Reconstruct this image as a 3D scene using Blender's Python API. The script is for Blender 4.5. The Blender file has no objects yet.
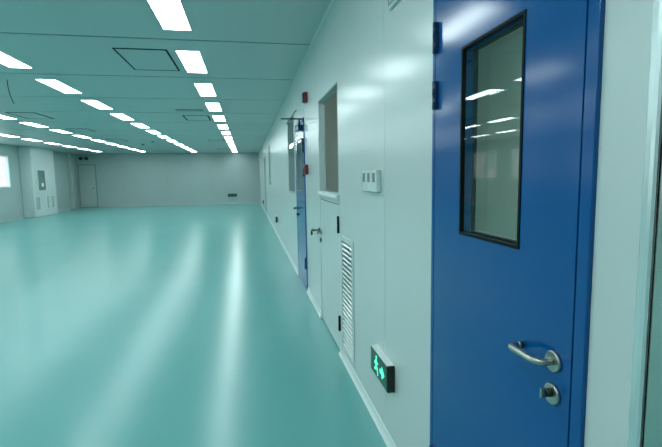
import bpy, bmesh, math, random
from mathutils import Vector, Matrix
random.seed(4)
S = bpy.context.scene
COL = S.collection
XW, XL, YB, YN, H = .731, -9.0, 25.95, -2.6, 2.90
TH = .062                                    # thickness of the right-hand partition

# ------------------------------------------------------------------ materials
def pmat(name, col, rough=.5, metal=0., emit=None, es=0., spec=.5, coat=0.):
    m = bpy.data.materials.new(name); m.use_nodes = True
    b = m.node_tree.nodes['Principled BSDF']
    b.inputs['Base Color'].default_value = (*col, 1)
    b.inputs['Roughness'].default_value = rough
    b.inputs['Metallic'].default_value = metal
    b.inputs['Specular IOR Level'].default_value = spec
    b.inputs['Coat Weight'].default_value = coat
    if emit:
        b.inputs['Emission Color'].default_value = (*emit, 1)
        b.inputs['Emission Strength'].default_value = es
    return m

def noisy(m, scale, amt, vec=(1, 1, 1), rough=None, bump=0., bscale=None, detail=3):
    nt = m.node_tree; b = nt.nodes['Principled BSDF']
    tc = nt.nodes.new('ShaderNodeTexCoord'); mp = nt.nodes.new('ShaderNodeMapping')
    mp.inputs['Scale'].default_value = vec
    nt.links.new(tc.outputs['Object'], mp.inputs['Vector'])
    n = nt.nodes.new('ShaderNodeTexNoise'); n.inputs['Scale'].default_value = scale
    n.inputs['Detail'].default_value = detail
    nt.links.new(mp.outputs[0], n.inputs['Vector'])
    c = b.inputs['Base Color'].default_value[:]
    r = nt.nodes.new('ShaderNodeValToRGB')
    r.color_ramp.elements[0].position = .0; r.color_ramp.elements[1].position = 1.; amt *= 2
    r.color_ramp.elements[0].color = (*[v * (1 - amt) for v in c[:3]], 1)
    r.color_ramp.elements[1].color = (*[min(1, v * (1 + amt)) for v in c[:3]], 1)
    nt.links.new(n.outputs['Fac'], r.inputs[0]); nt.links.new(r.outputs[0], b.inputs['Base Color'])
    if rough:
        mr = nt.nodes.new('ShaderNodeMapRange')
        mr.inputs['To Min'].default_value, mr.inputs['To Max'].default_value = rough
        nt.links.new(n.outputs['Fac'], mr.inputs['Value']); nt.links.new(mr.outputs[0], b.inputs['Roughness'])
    if bump:
        n2 = nt.nodes.new('ShaderNodeTexNoise'); n2.inputs['Scale'].default_value = bscale or scale
        n2.inputs['Detail'].default_value = 1
        nt.links.new(mp.outputs[0], n2.inputs['Vector'])
        bp = nt.nodes.new('ShaderNodeBump'); bp.inputs['Strength'].default_value = bump
        bp.inputs['Distance'].default_value = .01
        nt.links.new(n2.outputs['Fac'], bp.inputs['Height']); nt.links.new(bp.outputs[0], b.inputs['Normal'])
    return m

LIGHT = (.86, 1.0, 1.02)
M = {}
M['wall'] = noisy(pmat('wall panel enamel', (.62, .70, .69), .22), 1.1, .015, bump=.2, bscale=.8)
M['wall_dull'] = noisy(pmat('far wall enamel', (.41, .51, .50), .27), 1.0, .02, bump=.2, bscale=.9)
M['ceil'] = noisy(pmat('ceiling panel enamel', (.50, .56, .56), .34), .9, .02, vec=(2.2, .25, 1))
M['seam'] = pmat('grey sealant', (.10, .17, .165), .6)
M['gap'] = pmat('panel joint', (.22, .30, .29), .6)
M['floor'] = noisy(pmat('teal epoxy floor', (.135, .41, .39), .24, spec=.42), .6, .025, bump=.10, bscale=5.)
M['skirt'] = pmat('white cove trim', (.74, .84, .82), .22)
M['blue'] = noisy(pmat('blue door enamel', (.002, .098, .315), .15, spec=.38), 2.2, .03, bump=.08, bscale=1.5)
M['blue_dk'] = pmat('dark blue hinge enamel', (.006, .03, .10), .35)
M['rubber'] = pmat('black rubber gasket', (.004, .010, .010), .6, spec=.12)
M['steel'] = pmat('brushed stainless steel', (.55, .57, .53), .28, 1.)
M['steel_dk'] = pmat('dark brushed steel', (.50, .54, .50), .22, 1.)
M['alu'] = pmat('anodised aluminium', (.70, .80, .80), .25, .6)
M['white'] = pmat('white plastic', (.66, .76, .74), .35)
M['grey'] = pmat('grey plastic', (.16, .24, .23), .3)
M['black'] = pmat('black plastic', (.01, .014, .014), .35)
M['red'] = pmat('red plastic', (.20, .010, .016), .35)
M['key'] = pmat('dark metal', (.05, .06, .055), .35, .8)
M['lamp'] = pmat('lit lamp diffuser', (.9, .9, .9), .5, emit=LIGHT, es=14.)
M['lamp_fill'] = pmat('side room fill diffuser', (.9, .9, .9), .5, emit=LIGHT, es=60.)  # emitter for the added fill panels in the side room
M['signgreen'] = pmat('dark green sign face', (.004, .07, .045), .3, emit=(.0, .25, .15), es=.04)
M['signlit'] = pmat('lit green pictogram', (.1, .8, .5), .4, emit=(.12, 1., .6), es=1.1)
M['side'] = pmat('side room paint', (.42, .46, .41), .5)
M['facade'] = noisy(pmat('pinkish facade render', (.52, .42, .42), .8), .8, .06)
M['cyl'] = pmat('satin stainless', (.50, .50, .45), .34, 1.)

def glass(name, tint, refl=1.45):
    m = bpy.data.materials.new(name); m.use_nodes = True; nt = m.node_tree
    for n in list(nt.nodes):
        if n.type != 'OUTPUT_MATERIAL': nt.nodes.remove(n)
    out = [n for n in nt.nodes if n.type == 'OUTPUT_MATERIAL'][0]
    t = nt.nodes.new('ShaderNodeBsdfTransparent'); t.inputs[0].default_value = (*tint, 1)
    g = nt.nodes.new('ShaderNodeBsdfGlossy'); g.inputs['Roughness'].default_value = .01
    f = nt.nodes.new('ShaderNodeFresnel'); f.inputs['IOR'].default_value = refl
    mx = nt.nodes.new('ShaderNodeMixShader')
    geo = nt.nodes.new('ShaderNodeNewGeometry'); ma = nt.nodes.new('ShaderNodeMath'); ma.operation = 'MULTIPLY'
    inv = nt.nodes.new('ShaderNodeMath'); inv.operation = 'SUBTRACT'; inv.inputs[0].default_value = 1
    nt.links.new(geo.outputs['Backfacing'], inv.inputs[1]); nt.links.new(inv.outputs[0], ma.inputs[0])
    nt.links.new(f.outputs[0], ma.inputs[1]); nt.links.new(ma.outputs[0], mx.inputs[0]); nt.links.new(t.outputs[0], mx.inputs[1])
    nt.links.new(g.outputs[0], mx.inputs[2]); nt.links.new(mx.outputs[0], out.inputs[0])
    return m
M['glass'] = glass('clear pane', (.90, .95, .93), 1.55)
M['glass_dk'] = glass('tinted pane', (.78, .84, .82), 1.5)

# ------------------------------------------------------------------ mesh helpers
class B:
    def __init__(s): s.bm = bmesh.new()
    def box(s, x0, x1, y0, y1, z0, z1, bev=0.):
        vs = [s.bm.verts.new((x, y, z)) for x in (x0, x1) for y in (y0, y1) for z in (z0, z1)]
        fs = [s.bm.faces.new([vs[i] for i in f]) for f in ((0,1,3,2),(4,6,7,5),(0,4,5,1),(2,3,7,6),(0,2,6,4),(1,5,7,3))]
        if bev:
            es = list({e for f in fs for e in f.edges})
            bmesh.ops.bevel(s.bm, geom=es, offset=bev, segments=2, affect='EDGES', profile=.5)
        return s
    def ring(s, axis, a0, a1, u0, u1, v0, v1, w, d=None):
        """rectangular frame whose normal is `axis`; outer rect u,v ; width w"""
        for (p, q, r, t) in ((u0, u1, v0, v0+w), (u0, u1, v1-w, v1), (u0, u0+w, v0+w, v1-w), (u1-w, u1, v0+w, v1-w)):
            if axis == 'x': s.box(a0, a1, p, q, r, t)
            if axis == 'y': s.box(p, q, a0, a1, r, t)
            if axis == 'z': s.box(p, q, r, t, a0, a1)
        return s
    def tube(s, pts, r, n=12, cap=True):
        pts = [Vector(p) for p in pts]; rings = []; up = None
        for i, p in enumerate(pts):
            d = (pts[min(i+1, len(pts)-1)] - pts[max(i-1, 0)]).normalized()
            if up is None:
                up = Vector((0, 0, 1)) if abs(d.z) < .9 else Vector((1, 0, 0))
            up = (up - d * up.dot(d)).normalized(); sd = d.cross(up)
            rr = r[i] if isinstance(r, (list, tuple)) else r
            rings.append([s.bm.verts.new(p + (up*math.cos(a) + sd*math.sin(a))*rr) for a in [2*math.pi*k/n for k in range(n)]])
        for a, b in zip(rings, rings[1:]):
            for k in range(n):
                f = s.bm.faces.new((a[k], a[(k+1) % n], b[(k+1) % n], b[k])); f.smooth = True
        if cap: s.bm.faces.new(rings[0]); s.bm.faces.new(list(reversed(rings[-1])))
        return s
    def prism(s, poly, fn, h):
        """poly in 2D; fn(u,v,w)->xyz"""
        a = [s.bm.verts.new(fn(u, v, 0)) for u, v in poly]; b = [s.bm.verts.new(fn(u, v, h)) for u, v in poly]
        s.bm.faces.new(a); s.bm.faces.new(list(reversed(b)))
        for k in range(len(poly)):
            j = (k+1) % len(poly); s.bm.faces.new((a[k], b[k], b[j], a[j]))
        return s
    def sphere(s, c, r, sc=(1, 1, 1)):
        g = bmesh.ops.create_uvsphere(s.bm, u_segments=16, v_segments=10, radius=r)
        for v in g['verts']: v.co = Vector((v.co.x*sc[0]+c[0], v.co.y*sc[1]+c[1], v.co.z*sc[2]+c[2]))
        for v in g['verts']:
            for f in v.link_faces: f.smooth = True
        return s
    def build(s, name, mat, parent=None, bevel=0.):
        bmesh.ops.recalc_face_normals(s.bm, faces=s.bm.faces)
        if parent is not None: bmesh.ops.translate(s.bm, verts=s.bm.verts[:], vec=-parent.location)
        me = bpy.data.meshes.new(name); s.bm.to_mesh(me); s.bm.free()
        o = bpy.data.objects.new(name, me); COL.objects.link(o); me.materials.append(mat)
        if parent is not None:
            o.parent = parent
        if bevel:
            md = o.modifiers.new('bevel', 'BEVEL'); md.width = bevel; md.segments = 2; md.limit_method = 'ANGLE'
        return o

def struct(o): o['kind'] = 'structure'; return o
def tag(o, label, cat, group=None):
    o['label'] = label; o['category'] = cat
    if group: o['group'] = group
    return o
def thing(name, loc, label, cat, group=None):
    o = bpy.data.objects.new(name, None); COL.objects.link(o); o.location = loc
    o.empty_display_size = .1
    return tag(o, label, cat, group)
def sroot(name, loc):
    o = bpy.data.objects.new(name, None); COL.objects.link(o); o.location = loc
    o['kind'] = 'structure'; return o

# ------------------------------------------------------------------ setting
struct(B().box(XL-.3, 3.4, YN-.2, YB+.2, -.12, 0).build('floor', M['floor']))

# ceiling : cross panels with sealant joints between the lamp rows
SE = [4.835 + 1.7385*k for k in range(-5, 13)]
cb = B(); jb = B()
ys = [YN-.2] + [y for y in SE if YN < y < YB-.2] + [YB+.2]
for a, b in zip(ys, ys[1:]):
    cb.box(XL-.3, 3.4, a+.0175, b-.0175, H, H+.1)
ceil = struct(cb.build('ceiling', M['ceil']))
for y in ys[1:-1]: jb.box(XL-.29, 3.39, y-.018, y+.018, H+.006, H+.09)
j = jb.build('ceiling_joint', M['seam'], ceil)

# right wall, panels with hairline joints, cut around the openings
OPEN = [(.815, 1.665, 0, 2.30), (-.35, .7005, 0, 2.9), (3.50, 4.455, 0, 2.25), (3.025, 3.40, .12, 1.0),
        (5.56, 6.55, 0, 2.24), (6.75, 7.75, 1.22, 2.46), (13.75, 14.65, 1.24, 2.5), (17.6, 18.5, 0, 2.3)]
JO = [2.29, 3.47, 4.47, 5.5, 6.62, 7.9, 9.08, 10.26, 11.44, 12.62, 13.7, 14.75, 15.9, 17.5, 18.6, 19.8, 21, 22.2, 23.4, 24.6]
br = sorted(set([YN] + JO + [v for o in OPEN for v in o[:2]] + [YB]))
br = [b for b in br if YN <= b <= YB]
wb = B()
for a, b in zip(br, br[1:]):
    if b - a < 1e-4: continue
    zs = [(0, H)]
    for o in OPEN:
        if a < o[1]-1e-5 and b > o[0]+1e-5:
            nz = []
            for z0, z1 in zs:
                if o[2] > z0: nz.append((z0, min(z1, o[2])))
                if o[3] < z1: nz.append((max(z0, o[3]), z1))
            zs = [z for z in nz if z[1]-z[0] > 1e-3]
    ga = .0022 if a in JO else 0; gb = .0022 if b in JO else 0
    for z0, z1 in zs: wb.box(XW, XW+TH, a+ga, b-gb, z0, z1)
wr = struct(wb.build('wall_right', M['wall']))
jb = B()
for y in JO:
    if any(o[0] < y < o[1] for o in OPEN): continue
    jb.box(XW+.003, XW+TH-.005, y-.0022, y+.0022, 0, H)
jb.build('panel_joint', M['gap'], wr)

# left wall with a row of windows, back wall, wall behind the camera
WIN = [(17.2, 19.1), (14.2, 16.1), (11.2, 13.1), (8.2, 10.1), (5.2, 7.1), (2.2, 4.1)]
WZ = (1.25, 2.48)
lb = B(); e = [YN] + sorted(v for w in WIN for v in w) + [YB]
for a, b in zip(e, e[1:]):
    if (a, b) in WIN:
        lb.box(XL-.12, XL, a, b, 0, WZ[0]); lb.box(XL-.12, XL, a, b, WZ[1], H)
    else: lb.box(XL-.12, XL, a, b, 0, H)
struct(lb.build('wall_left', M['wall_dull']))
for i, (a, b) in enumerate(WIN):
    r = sroot('window_%d' % (i+1), (XL-.06, (a+b)/2, WZ[0]))
    f = B().ring('x', XL-.09, XL+.012, a, b, WZ[0], WZ[1], .045)
    m = (a+b)/2 + .0
    f.box(XL-.085, XL+.004, m-.03, m+.03, WZ[0]+.045, WZ[1]-.045)
    f.build('window_frame', M['white'], r)
    B().box(XL-.05, XL-.044, a+.045, m-.03, WZ[0]+.045, WZ[1]-.045).build('pane', M['glass'], r)
    B().box(XL-.05, XL-.044, m+.03, b-.045, WZ[0]+.045, WZ[1]-.045).build('pane', M['glass'], r)

bb = B(); bx = [XL-.12, -7.9, -6.72, -5.54, -4.36, -3.18, -2.0, -.82, .36, XW+TH]
for i, (a, b) in enumerate(zip(bx, bx[1:])):
    bb.box(a+.0025, b-.0025, YB, YB+.1, 0, H)
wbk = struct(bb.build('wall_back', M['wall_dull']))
jb = B()
for x in bx[1:-1]: jb.box(x-.0025, x+.0025, YB+.003, YB+.09, 0, H)
jb.build('panel_joint', M['gap'], wbk)
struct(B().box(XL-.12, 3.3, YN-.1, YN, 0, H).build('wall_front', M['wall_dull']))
# side room behind the partition
sb = B().box(2.3, 2.4, YN, YB, 0, H); sb.box(XW+TH, 2.4, YB, YB+.1, 0, H)
struct(sb.build('wall_side', M['side']))
sb = B()
for y in (5.0, 12.0, 16.5, 20.5): sb.box(XW+TH, 2.3, y, y+.08, 0, H)
struct(sb.build('wall_partition', M['side']))

# coved skirting
def cove(name, spans, place, mat='skirt', h=.062, p=.022):
    prof = [(0, 0), (p, 0)] + [(p*(1-math.sin(t)) , h*(1-math.cos(t))) for t in [math.pi/2*k/5 for k in range(1, 5)]] + [(0, h)]
    # concave quarter: wide at the floor, thin at the top
    prof = [(0, .0), (p, 0.), (p, .008), (p*.62, .018), (p*.35, .034), (p*.2, h-.004), (p*.1, h), (0, h)]
    b = B()
    for a, c in spans:
        b.prism(prof, lambda u, v, w, a=a: place(u, v, a+w), c-a)
    return struct(b.build(name, M[mat]))
cove('baseboard_right', [(.702, .812), (1.668, 3.50), (4.458, 5.555), (6.555, 17.59), (18.51, YB)],
     lambda u, v, w: (XW-u, w, v))
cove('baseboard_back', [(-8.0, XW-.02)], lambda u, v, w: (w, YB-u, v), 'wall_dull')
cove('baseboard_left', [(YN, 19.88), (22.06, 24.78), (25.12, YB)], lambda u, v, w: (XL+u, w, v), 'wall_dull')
# small angle trim where right wall meets ceiling
struct(B().prism([(0, 0), (.014, 0), (.004, -.004), (0, -.014)], lambda u, v, w: (XW-u, YN+w, H+v), YB-YN).build('trim_1', M['wall']))
# pilaster on the left wall close to the far corner
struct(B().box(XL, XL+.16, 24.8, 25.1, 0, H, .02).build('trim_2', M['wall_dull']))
# rounded metal strip at the right hand edge of the wall
tp = B(); tp.prism([(0, 0), (.0, .03), (-.004, .029), (-.007, .024), (-.008, .012), (-.007, .004), (-.004, -.001)],
                   lambda u, v, w: (XW+u, .6735+v*.93, w), H)
struct(tp.build('trim_3', M['alu']))
# steel clad wall section nearest the camera
st = B(); st.box(XW+.001, XW+.05, -.35, .6698, 0, H)
dp = struct(st.build('wall_near', M['steel_dk']))
B().box(XW+.002, XW+.03, .6700, .6735, 0, H).build('gasket', M['rubber'], dp)

# ------------------------------------------------------------------ ceiling lights
def ceiling_light(x, y, mat):
    t = bpy.data.objects.new('ceiling_light', None); COL.objects.link(t); t.location = (x, y, H)
    B().ring('z', H-.004, H-.0006, x-.132, x+.132, y-.52, y+.52, .009).build('frame', M['ceil'], t)
    B().box(x-.123, x+.123, y-.51, y+.51, H-.003, H-.0008).build('diffuser', mat, t)
    return t
def copy_thing(o, loc):
    c = o.copy(); COL.objects.link(c); c.location = loc
    for ch in o.children:
        d = ch.copy(); COL.objects.link(d); d.parent = c
    return c
ROWS = [(-.592, 'row beside the right wall', 'row beside the right wall', 4.005, 1.7385, 13),
        (-2.70, 'second row from right wall', 'second row out from the right wall', 5.73, 1.69, 12),
        (-5.20, 'third row from right wall', 'third row out from the right wall', 12.45, 1.635, 8),
        (-7.22, 'row beside the left wall', 'row beside the left wall', 15.40, 1.64, 6)]
ORD = ['first', 'second', 'third', 'fourth', 'fifth', 'sixth', 'seventh', 'eighth', 'ninth', 'tenth', 'eleventh', 'twelfth',
       'thirteenth', 'fourteenth', 'fifteenth', 'sixteenth', 'seventeenth', 'eighteenth']
proto = None
for x, how, short, Y0, DY, N in ROWS:
    for k in range(-10, N):
        y = Y0 + DY*k
        if y < -2.4 or y > 25.6: continue
        if proto is None: proto = o = ceiling_light(x, y, M['lamp'])
        else: o = copy_thing(proto, (x, y, H))
        n = N-1-k
        pos = 'nearest the back wall' if n == 0 else '%s from back wall' % ORD[n]
        tag(o, 'ceiling light in the %s, %s' % (how, pos), 'ceiling light', 'recessed ceiling lights, ' + short)
sproto = None  # unseen fill panels, added to brighten the side room behind the glass
for y in (1.6, 8.5, 14.4, 18.5, 23.):
    if sproto is None: sproto = o = ceiling_light(1.55, y, M['lamp_fill'])
    else: o = copy_thing(sproto, (1.55, y, H))
    tag(o, 'unseen fill panel added to light the side room behind the right wall', 'ceiling light', 'added side room fill panels')

# ------------------------------------------------------------------ ceiling hatches
def hatch(x0, x1, y0, y1, label, w=.02):
    t = thing('ceiling_hatch', ((x0+x1)/2, (y0+y1)/2, H), label, 'ceiling hatch', 'square framed hatches in the ceiling')
    B().ring('z', H-.006, H-.0006, x0, x1, y0, y1, w).build('gasket', M['rubber'], t)
    B().box(x0+w, x1-w, y0+w, y1-w, H-.004, H-.0006).build('panel', M['ceil'], t)
    return t
hatch(-1.365, -.805, 5.21, 6.18, 'largest dark-outlined square ceiling hatch, nearest, left of the near lights')
hatch(-1.37, -.80, 10.45, 11.31, 'dark-outlined ceiling hatch halfway along, left of the right-hand light row', .032)
hatch(-1.34, -.80, 16.9, 17.88, 'faint distant ceiling hatch beside the right-hand light row')
hatch(-1.34, -.80, 22.1, 23.0, 'farthest ceiling hatch beside the right-hand row, close to the back wall')
hatch(-4.80, -4.25, 10.22, 11.2, 'dark-outlined ceiling hatch at the left edge, above the window', .032)
hatch(-4.80, -4.25, 13.3, 14.0, 'flat-looking ceiling hatch between the second and third light rows')
hatch(-4.76, -4.25, 16.6, 17.55, 'small distant ceiling hatch between second and third light rows')
t = thing('slot_diffuser', (-1.11, 9.66, H), 'narrow grey slot diffuser in ceiling just before the middle hatch', 'air vent')
B().ring('z', H-.010, H-.0006, -1.38, -.84, 9.56, 9.76, .02).build('frame', M['grey'], t)
sl = B()
for k in range(5): sl.box(-1.36, -.86, 9.585+.033*k, 9.600+.033*k, H-.008, H-.001)
sl.build('slat', M['ceil'], t)
# dangling cable
pts = [(-3.218, 7., H), (-3.217, 7., 2.83), (-3.210, 7., 2.76), (-3.199, 7., 2.70), (-3.18, 7.0, 2.635), (-3.158, 7.0, 2.575)]
tag(B().tube(pts, .0055, 8).build('cable', M['black']), 'thin black cable dangling from ceiling at the upper left', 'cable')
# detectors
def detector(x, y, lab, grp):
    b = B(); b.tube([(x, y, H), (x, y, H-.02), (x, y, H-.045), (x, y, H-.055)], [.06, .058, .04, .015], 16)
    tag(b.build('smoke_detector', M['grey']), lab, 'smoke detector', grp)
detector(-4.05, 18.99, 'small dark smoke detector on ceiling left of centre, nearer the back', 'smoke detectors')
detector(-3.41, 17.65, 'fainter smoke detector on ceiling right of the dark one', 'smoke detectors')

# ------------------------------------------------------------------ near blue door
def hinge_bm(y, z0, z1, r=.0085, x=None):
    x = XW-.010 if x is None else x
    b = B(); b.tube([(x, y, z0), (x, y, (z0+z1)/2-.001)], r, 10); b.tube([(x, y, (z0+z1)/2+.001), (x, y, z1)], r, 10)
    b.box(x, XW+.002, y-.013, y+.013, z0+.002, z1-.002)
    return b
D = sroot('door_1', (XW, 1.24, 0))
fr = B()
fr.box(XW-.010, XW+TH, .8165, .8505, 0, 2.298); fr.box(XW-.010, XW+TH, 1.624, 1.646, 0, 2.298); fr.box(XW-.001, XW+TH, 1.646, 1.6635, 0, 2.298); fr.box(XW-.010, XW+TH, .8505, 1.624, 2.25, 2.298)
fr.build('door_frame', M['blue'], D, .002)
LX0, LX1 = XW-.0085, XW+.042
y0, y1, z0, z1 = .8565, 1.6205, .008, 2.245
wy0, wy1, wz0, wz1 = 1.065, 1.410, 1.292, 1.918
lf = B()
lf.box(LX0, LX1, y0, wy0, z0, z1); lf.box(LX0, LX1, wy1, y1, z0, z1); lf.box(LX0, LX1, wy0, wy1, z0, wz0); lf.box(LX0, LX1, wy0, wy1, wz1, z1)
leaf = lf.build('door_leaf', M['blue'], D)
B().box(XW+.008, XW+.055, .8505, .8565, 0, 2.25).build('seal', M['rubber'], D)
B().ring('x', LX0-.003, LX0+.012, wy0, wy1, wz0, wz1, .009).ring('x', LX1-.008, LX1+.004, wy0, wy1, wz0, wz1, .009).build('window_frame', M['rubber'], D)
B().box(LX0+.004, LX0+.008, wy0+.016, wy1-.016, wz0+.016, wz1-.016).build('pane', M['glass'], D)
B().box(LX1-.003, LX1+.001, wy0+.016, wy1-.016, wz0+.016, wz1-.016).build('pane', M['glass'], D)
for a, b in ((1.952, 2.062), (1.745, 1.848), (.27, .378)):
    hinge_bm(1.606, a, b, .012, XW-.016).build('hinge', M['blue_dk'], D)
# return lever handle
hb = B(); hy, hz = .911, 1.041
hb.tube([(LX0+.001, hy, hz), (LX0-.006, hy, hz), (LX0-.009, hy, hz)], [.0265, .0265, .024], 28)
hr = hb.build('rosette', M['cyl'], D)
pts = [(LX0-.004, hy, hz), (LX0-.03, hy, hz), (LX0-.036, hy+.003, hz), (LX0-.045, hy+.014, hz)]
pts += [(LX0-.048, hy+.03, hz), (LX0-.048, hy+.07, hz), (LX0-.048, hy+.092, hz-.001)]
for k in range(1, 8):
    a = math.pi/2*k/7
    pts.append((LX0-.048+.028*(1-math.cos(a)) , hy+.098+.022*math.sin(a), hz-.001-.003*k/7))
pts += [(LX0-.02, hy+.12, hz-.004), (LX0-.012, hy+.12, hz-.004)]
B().tube(pts, .0093, 16).build('lever', M['cyl'], D)
B().tube([(LX0-.0125, hy+.12, hz-.004), (LX0-.006, hy+.12, hz-.004)], .0096, 16).build('lever_end', M['black'], D)
lz = .958
B().tube([(LX0+.001, hy, lz), (LX0-.006, hy, lz), (LX0-.009, hy, lz)], [.0265, .0265, .024], 28).build('lock_rosette', M['cyl'], D)
B().tube([(LX0-.008, hy, lz+.004), (LX0-.022, hy, lz+.004)], [.011, .010], 16).build('lock_cylinder', M['key'], D)
B().box(LX0-.036, LX0-.020, hy-.003, hy+.004, lz-.008, lz+.017, .002).build('thumb_turn', M['cyl'], D)

# ------------------------------------------------------------------ exit signs on the right wall
def exit_sign(yc, zc, label, detail=True, w=.315, h=.145):
    t = thing('exit_sign', (XW, yc, zc-h/2), label, 'exit sign', 'green exit signs low on the walls')
    B().box(XW-.042, XW-.0005, yc-w/2, yc+w/2, zc-h/2, zc+h/2, .004).build('housing', M['black'], t)
    B().box(XW-.0445, XW-.0415, yc-w/2+.008, yc+w/2-.008, zc-h/2+.007, zc+h/2-.007).build('sign_face', M['signgreen'], t)
    B().box(XW-.043, XW-.001, yc-w/2+.012, yc+w/2-.004, zc+h/2-.001, zc+h/2+.002).build('top_cover', M['skirt'], t)
    if detail:
        # local u: to the viewer's right (towards the camera = -y), v: up
        F = lambda u, v, q: (XW-.0445-q, yc-.012-u*.95, zc+v)
        def poly(b, P): b.prism(P, F, .0015)
        m = B()
        poly(m, [(-.062+.011*math.cos(a)+.012, .047+.011*math.sin(a)) for a in [2*math.pi*k/12 for k in range(12)]])
        poly(m, [(-.067, .030), (-.048, .034), (-.040, .000), (-.062, -.008)])
        poly(m, [(-.052, .034), (-.046, .026), (-.026, .012), (-.014, .018), (-.018, .024), (-.028, .021)])
        poly(m, [(-.066, .030), (-.082, .016), (-.092, .002), (-.085, -.002), (-.074, .010), (-.062, .018)])
        poly(m, [(-.052, -.004), (-.040, .002), (-.022, -.018), (-.016, -.050), (-.028, -.052), (-.036, -.024)])
        poly(m, [(-.062, -.006), (-.048, -.006), (-.058, -.030), (-.092, -.036), (-.094, -.026), (-.068, -.020)])
        m.build('running_man', M['signlit'], t)
        a = B()
        poly(a, [(.02, .012), (.062, .012), (.062, -.012), (.02, -.012)])
        poly(a, [(.058, .036), (.105, .0), (.058, -.036)])
        a.build('arrow', M['signlit'], t)
    return t
exit_sign(2.275, .424, 'green exit sign with running man low on wall before the near blue door')
exit_sign(11.3, .42, 'small dark exit sign low on wall past the far blue door', False)
exit_sign(20.6, .36, 'tiny exit sign at the far end of the right wall', False)
def back_sign(x, z):
    t = thing('exit_sign', (x, YB, z-.08), 'pair of dark green exit panels low on the back wall', 'exit sign', 'green exit signs low on the walls')
    B().box(x-.26, x+.26, YB-.03, YB-.0005, z-.09, z+.09, .004).build('housing', M['black'], t)
    for s in (-1, 1):
        B().box(x+s*.135-.11, x+s*.135+.11, YB-.034, YB-.029, z-.07, z+.07).build('sign_face', M['signgreen'], t)
back_sign(-.85, .49)

# ------------------------------------------------------------------ three-gang switch
yc, zc = 2.50, 1.467
t = thing('light_switch', (XW, yc, zc-.06), 'white three-gang light switch on right wall left of the blue door', 'light switch')
for k in range(3):
    B().box(XW-.030, XW-.0005, yc-.155+.1045*k, yc-.155+.1005+.1045*k, zc-.06, zc+.06, .004).build('switch_plate', M['white'], t)
    B().box(XW-.0325, XW-.0295, yc-.155+.028+.1045*k, yc-.155+.073+.1045*k, zc-.006, zc+.046, .001).build('rocker', M['grey'], t)
    B().box(XW-.0315, XW-.0295, yc-.155+.020+.1045*k, yc-.155+.080+.1045*k, zc-.05, zc-.014, .001).build('lower_key', M['white'], t)

# ------------------------------------------------------------------ louvred return-air grille
t = thing('air_grille', (XW, 3.21, .13), 'tall white louvred air grille on right wall beside the white hatch door', 'air vent')
B().ring('x', XW-.010, XW+.012, 3.005, 3.425, .09, 1.03, .042).build('frame', M['wall'], t, .002)
for k in range(23):
    z = .145 + .0372*k
    B().prism([(-.008, -.004), (-.006, -.007), (.003, .001), (.002, .006)], lambda u, v, w, z=z: (XW+u, 3.047+w, z+v), .336).build('slat', M['skirt'], t)
B().box(XW+.045, XW+.05, 3.03, 3.395, .125, .995).build('filter_mesh', M['grey'], t)

# ------------------------------------------------------------------ service hatch door + window above it
D = sroot('window_8', (XW, 3.98, 1.29))
f = B(); f.ring('x', XW+.0, XW+TH, 3.502, 4.453, 1.345, 2.248, .012)
f.build('window_frame', M['wall_dull'], D)
B().prism([(0, 0), (-.022, .004), (-.026, .020), (-.022, .034), (0, .044)], lambda u, v, w: (XW+u, 3.49+w, 1.305+v), .98).build('window_sill', M['skirt'], D)
B().box(XW+.001, XW+TH, 3.503, 4.452, 1.27, 1.344).build('rail', M['wall'], D)
t = thing('hatch_door', (XW, 3.98, .0), 'low white metal hatch door beneath the wall opening, lever handle at left', 'door')
B().box(XW+.001, XW+.045, 3.512, 4.440, .012, 1.262).build('door_leaf', M['wall'], t, .002)
B().box(XW+.012, XW+.05, 4.441, 4.452, .0, 1.266).build('seal', M['gap'], t)
for a, b in ((1.03, 1.17), (.2, .33)): hinge_bm(3.512, a, b, .008).build('hinge', M['rubber'], t)
hy = 4.41; hz = .935
B().tube([(XW+.001, hy, hz), (XW-.010, hy, hz)], .027, 20).build('rosette', M['cyl'], t)
B().tube([(XW-.008, hy, hz), (XW-.05, hy, hz), (XW-.06, hy-.012, hz), (XW-.062, hy-.06, hz), (XW-.06, hy-.12, hz-.004)], .011, 12).build('lever', M['cyl'], t)
B().tube([(XW+.001, hy+.02, hz-.09), (XW-.012, hy+.02, hz-.09)], .022, 20).build('lock', M['key'], t)
hy2 = 4.52
t = thing('door_lever', (XW, 4.56, .93), 'steel lever latch on wall panel just left of the hatch door', 'handle')
B().tube([(XW-.001, hy2, hz), (XW-.010, hy2, hz)], .027, 20).build('rosette', M['key'], t)
B().tube([(XW-.008, hy2, hz), (XW-.05, hy2, hz), (XW-.06, hy2+.015, hz), (XW-.062, hy2+.09, hz), (XW-.06, hy2+.15, hz-.01), (XW-.06, hy2+.17, hz-.04), (XW-.06, hy2+.17, hz-.07)], .011, 12).build('lever', M['key'], t)

# ------------------------------------------------------------------ far blue door
D = sroot('door_2', (XW, 6.05, 0))
fr = B()
fr.box(XW-.012, XW+TH, 5.563, 5.598, 0, 2.237); fr.box(XW-.012, XW+TH, 6.512, 6.547, 0, 2.237); fr.box(XW-.012, XW+TH, 5.598, 6.512, 2.20, 2.237)
fr.build('door_frame', M['blue'], D, .002)
y0, y1, z0, z1 = 5.603, 6.507, .008, 2.195
wy0, wy1, wz0, wz1 = 5.78, 6.33, 1.30, 2.0
LX0, LX1 = XW-.010, XW+.04
lf = B()
lf.box(LX0, LX1, y0, wy0, z0, z1); lf.box(LX0, LX1, wy1, y1, z0, z1); lf.box(LX0, LX1, wy0, wy1, z0, wz0); lf.box(LX0, LX1, wy0, wy1, wz1, z1)
lf.build('door_leaf', M['blue'], D)
B().ring('x', LX0-.003, LX1+.003, wy0, wy1, wz0, wz1, .016).build('window_frame', M['grey'], D)
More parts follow.
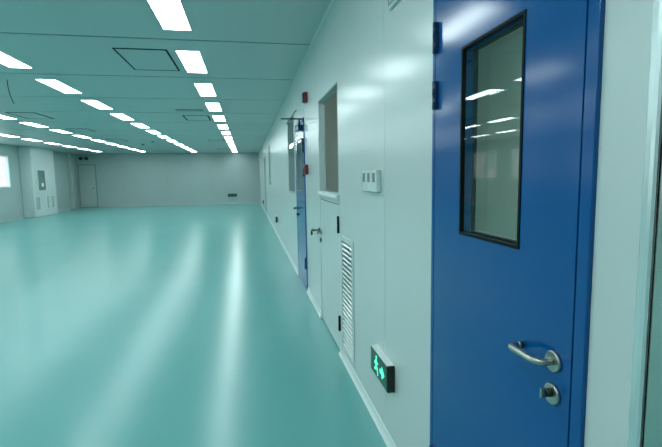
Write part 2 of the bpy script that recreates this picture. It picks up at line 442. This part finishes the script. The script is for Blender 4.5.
B().box(LX0+.004, LX0+.008, wy0+.022, wy1-.022, wz0+.022, wz1-.022).build('pane', M['glass_dk'], D)
for a, b in ((1.80, 1.98), (.30, .45), (1.50, 1.6)): hinge_bm(5.60, a, b, .012, XW-.02).build('hinge', M['blue_dk'], D)
hy = 6.42
B().tube([(LX0, hy, 1.04), (LX0-.012, hy, 1.04)], .026, 16).build('rosette', M['key'], D)
B().tube([(LX0-.01, hy, 1.04), (LX0-.05, hy, 1.04), (LX0-.06, hy-.01, 1.04), (LX0-.062, hy-.13, 1.04)], .01, 12).build('lever', M['key'], D)
B().tube([(LX0, hy, .95), (LX0-.02, hy, .95)], .022, 16).build('lock', M['key'], D)
t = thing('door_closer', (XW-.04, 5.75, 2.1), 'dark door closer with projecting steel arms atop the far blue door', 'door closer')
B().box(XW-.068, XW-.0135, 5.66, 5.90, 2.09, 2.155, .006).build('closer_body', M['blue_dk'], t)
B().tube([(XW-.04, 5.75, 2.15), (XW-.04, 5.75, 2.235)], .012, 10).build('spindle', M['key'], t)
B().tube([(XW+.0, 5.75, 2.238), (.454, 5.75, 2.238)], .010, 10).build('main_arm', M['key'], t)
B().tube([(.52, 5.75, 2.165), (.53, 5.75, 2.19), (.655, 5.75, 2.345)], .008, 10).build('forearm', M['steel'], t)

# observation window just past it, far windows and far door
def obs(name, a, b, z0, z1):
    D = sroot(name, (XW, (a+b)/2, z0))
    B().ring('x', XW-.008, XW+TH, a+.002, b-.002, z0+.002, z1-.002, .03).build('window_frame', M['wall_dull'], D)
    B().box(XW+.004, XW+.008, a+.032, b-.032, z0+.032, z1-.032).build('pane', M['glass_dk'], D)
obs('window_9', 6.75, 7.75, 1.22, 2.46)
obs('window_10', 13.75, 14.65, 1.24, 2.5)
D = sroot('door_3', (XW, 18.05, 0))
B().ring('x', XW-.01, XW+TH, 17.602, 18.498, 0, 2.298, .04).build('door_frame', M['grey'], D)
B().box(XW+.0, XW+.04, 17.645, 18.455, .045, 2.25).build('door_leaf', M['wall_dull'], D)

# ------------------------------------------------------------------ alarms, box above door
t = thing('fire_alarm', (XW, 5.255, 2.36), 'small red fire alarm sounder high on wall above far blue door', 'fire alarm')
B().box(XW-.040, XW-.0005, 5.20, 5.31, 2.36, 2.48, .008).build('housing', M['red'], t)
B().box(XW-.060, XW-.038, 5.205, 5.305, 2.365, 2.475, .01).build('horn', M['black'], t)
t = thing('call_point', (XW, 5.32, 1.52), 'red fire call point on wall at right edge of far blue door', 'fire call point')
B().box(XW-.045, XW-.0005, 5.26, 5.38, 1.52, 1.64, .006).build('housing', M['red'], t)
B().box(XW-.048, XW-.044, 5.285, 5.355, 1.545, 1.615).build('break_glass', M['black'], t)
t = thing('wall_light', (XW, 2.02, 2.30), 'pale box mounted on wall at the very top, left of blue door', 'wall box')
B().box(XW-.02, XW-.0005, 1.84, 2.17, 2.305, 2.50, .006).build('housing', M['wall'], t)
B().ring('x', XW-.022, XW-.019, 1.855, 2.155, 2.32, 2.485, .008).build('trim_ring', M['grey'], t)

# ------------------------------------------------------------------ tall boxed cabinet on the left wall
t = thing('wall_cabinet', (XL+.22, 20.98, 0), 'floor-to-ceiling pale metal cabinet with dark window and grilles on left wall', 'cabinet')
cx = XL+.45
B().box(XL+.001, cx, 19.9, 22.05, .0, H-.001).build('body', M['wall'], t, .02)
B().ring('x', cx-.004, cx+.014, 20.38, 20.98, 1.10, 1.93, .03).build('window_frame', M['grey'], t)
B().box(cx+.002, cx+.006, 20.41, 20.95, 1.13, 1.90).build('pane', M['grey'], t)
B().box(cx+.004, cx+.03, 20.62, 20.78, 1.25, 1.40, .004).build('latch', M['white'], t)
for a, b in ((19.96, 20.42), (20.98, 21.25), (21.42, 21.78)):
    g = B().ring('x', cx-.002, cx+.010, a, b, .27, .86, .025)
    g.build('grille_frame', M['skirt'], t)
    g = B()
    for k in range(14): g.box(cx-.001, cx+.006, a+.025, b-.025, .30+.039*k, .315+.039*k)
    g.build('grille_slats', M['grey'], t)

# ------------------------------------------------------------------ back door and twin emergency light
D = sroot('door_4', (-8.45, YB, 0))
B().ring('y', YB-.03, YB-.0005, -8.93, -8.02, 0, 2.33, .05).build('door_frame', M['gap'], D)
B().box(-8.88, -8.07, YB-.02, YB-.0005, .05, 2.28).build('door_leaf', M['wall_dull'], D)
B().tube([(-8.14, YB-.02, 1.05), (-8.14, YB-.07, 1.05), (-8.16, YB-.075, 1.05), (-8.27, YB-.075, 1.05)], .012, 10).build('door_handle', M['key'], D)
t = thing('emergency_light', (-8.56, YB, 2.6), 'black twin-head emergency light above the pale back door', 'emergency light')
B().box(-8.70, -8.40, YB-.05, YB-.0005, 2.62, 2.70, .005).build('housing', M['grey'], t)
for x in (-8.69, -8.41):
    B().tube([(x, YB-.04, 2.66), (x, YB-.10, 2.65), (x, YB-.16, 2.64)], [.05, .085, .095], 16).build('lamp_head', M['black'], t)

# ------------------------------------------------------------------ building outside the left windows
t = thing('building', (-19, 21, -4), 'pale pinkish building seen through the window at far left', 'building')
wl = B().box(-24, -19, 24.0, 44, -4, 12).build('wall', M['facade'], t)
wb = B()
for k in range(6):
    for z in (-1, 1.9, 4.8): wb.box(-19.03, -18.98, 25+3*k, 26.2+3*k, z, z+1.4)
wb.build('window_bays', M['grey'], t)

# ------------------------------------------------------------------ world : overcast daylight outside
w = bpy.data.worlds.new('World'); S.world = w; w.use_nodes = True
bg = w.node_tree.nodes['Background']
bg.inputs[0].default_value = (.86, .95, 1., 1); bg.inputs[1].default_value = 2.8

# ------------------------------------------------------------------ camera
c = bpy.data.cameras.new('camera'); co = bpy.data.objects.new('camera', c); COL.objects.link(co)
R = Matrix(((.9821, -.0363, .1847), (-.1875, -.1028, .9769), (-.0165, -.994, -.1078)))
X = Vector(R.col[0]); Z = -Vector(R.col[2]); X.normalize(); Z = (Z - X*Z.dot(X)).normalized(); Y = Z.cross(X)
mw = Matrix((X, Y, Z)).transposed().to_4x4(); mw.translation = (0, 0, 1.5)
co.matrix_world = mw
c.sensor_width = 36; c.lens = 438.92/662*36; c.clip_start = .05; c.clip_end = 200
S.camera = co

S.view_settings.view_transform = 'Standard'; S.view_settings.look = 'None'
S.view_settings.exposure = .04; S.view_settings.gamma = 1.
S.view_settings.use_curve_mapping = False
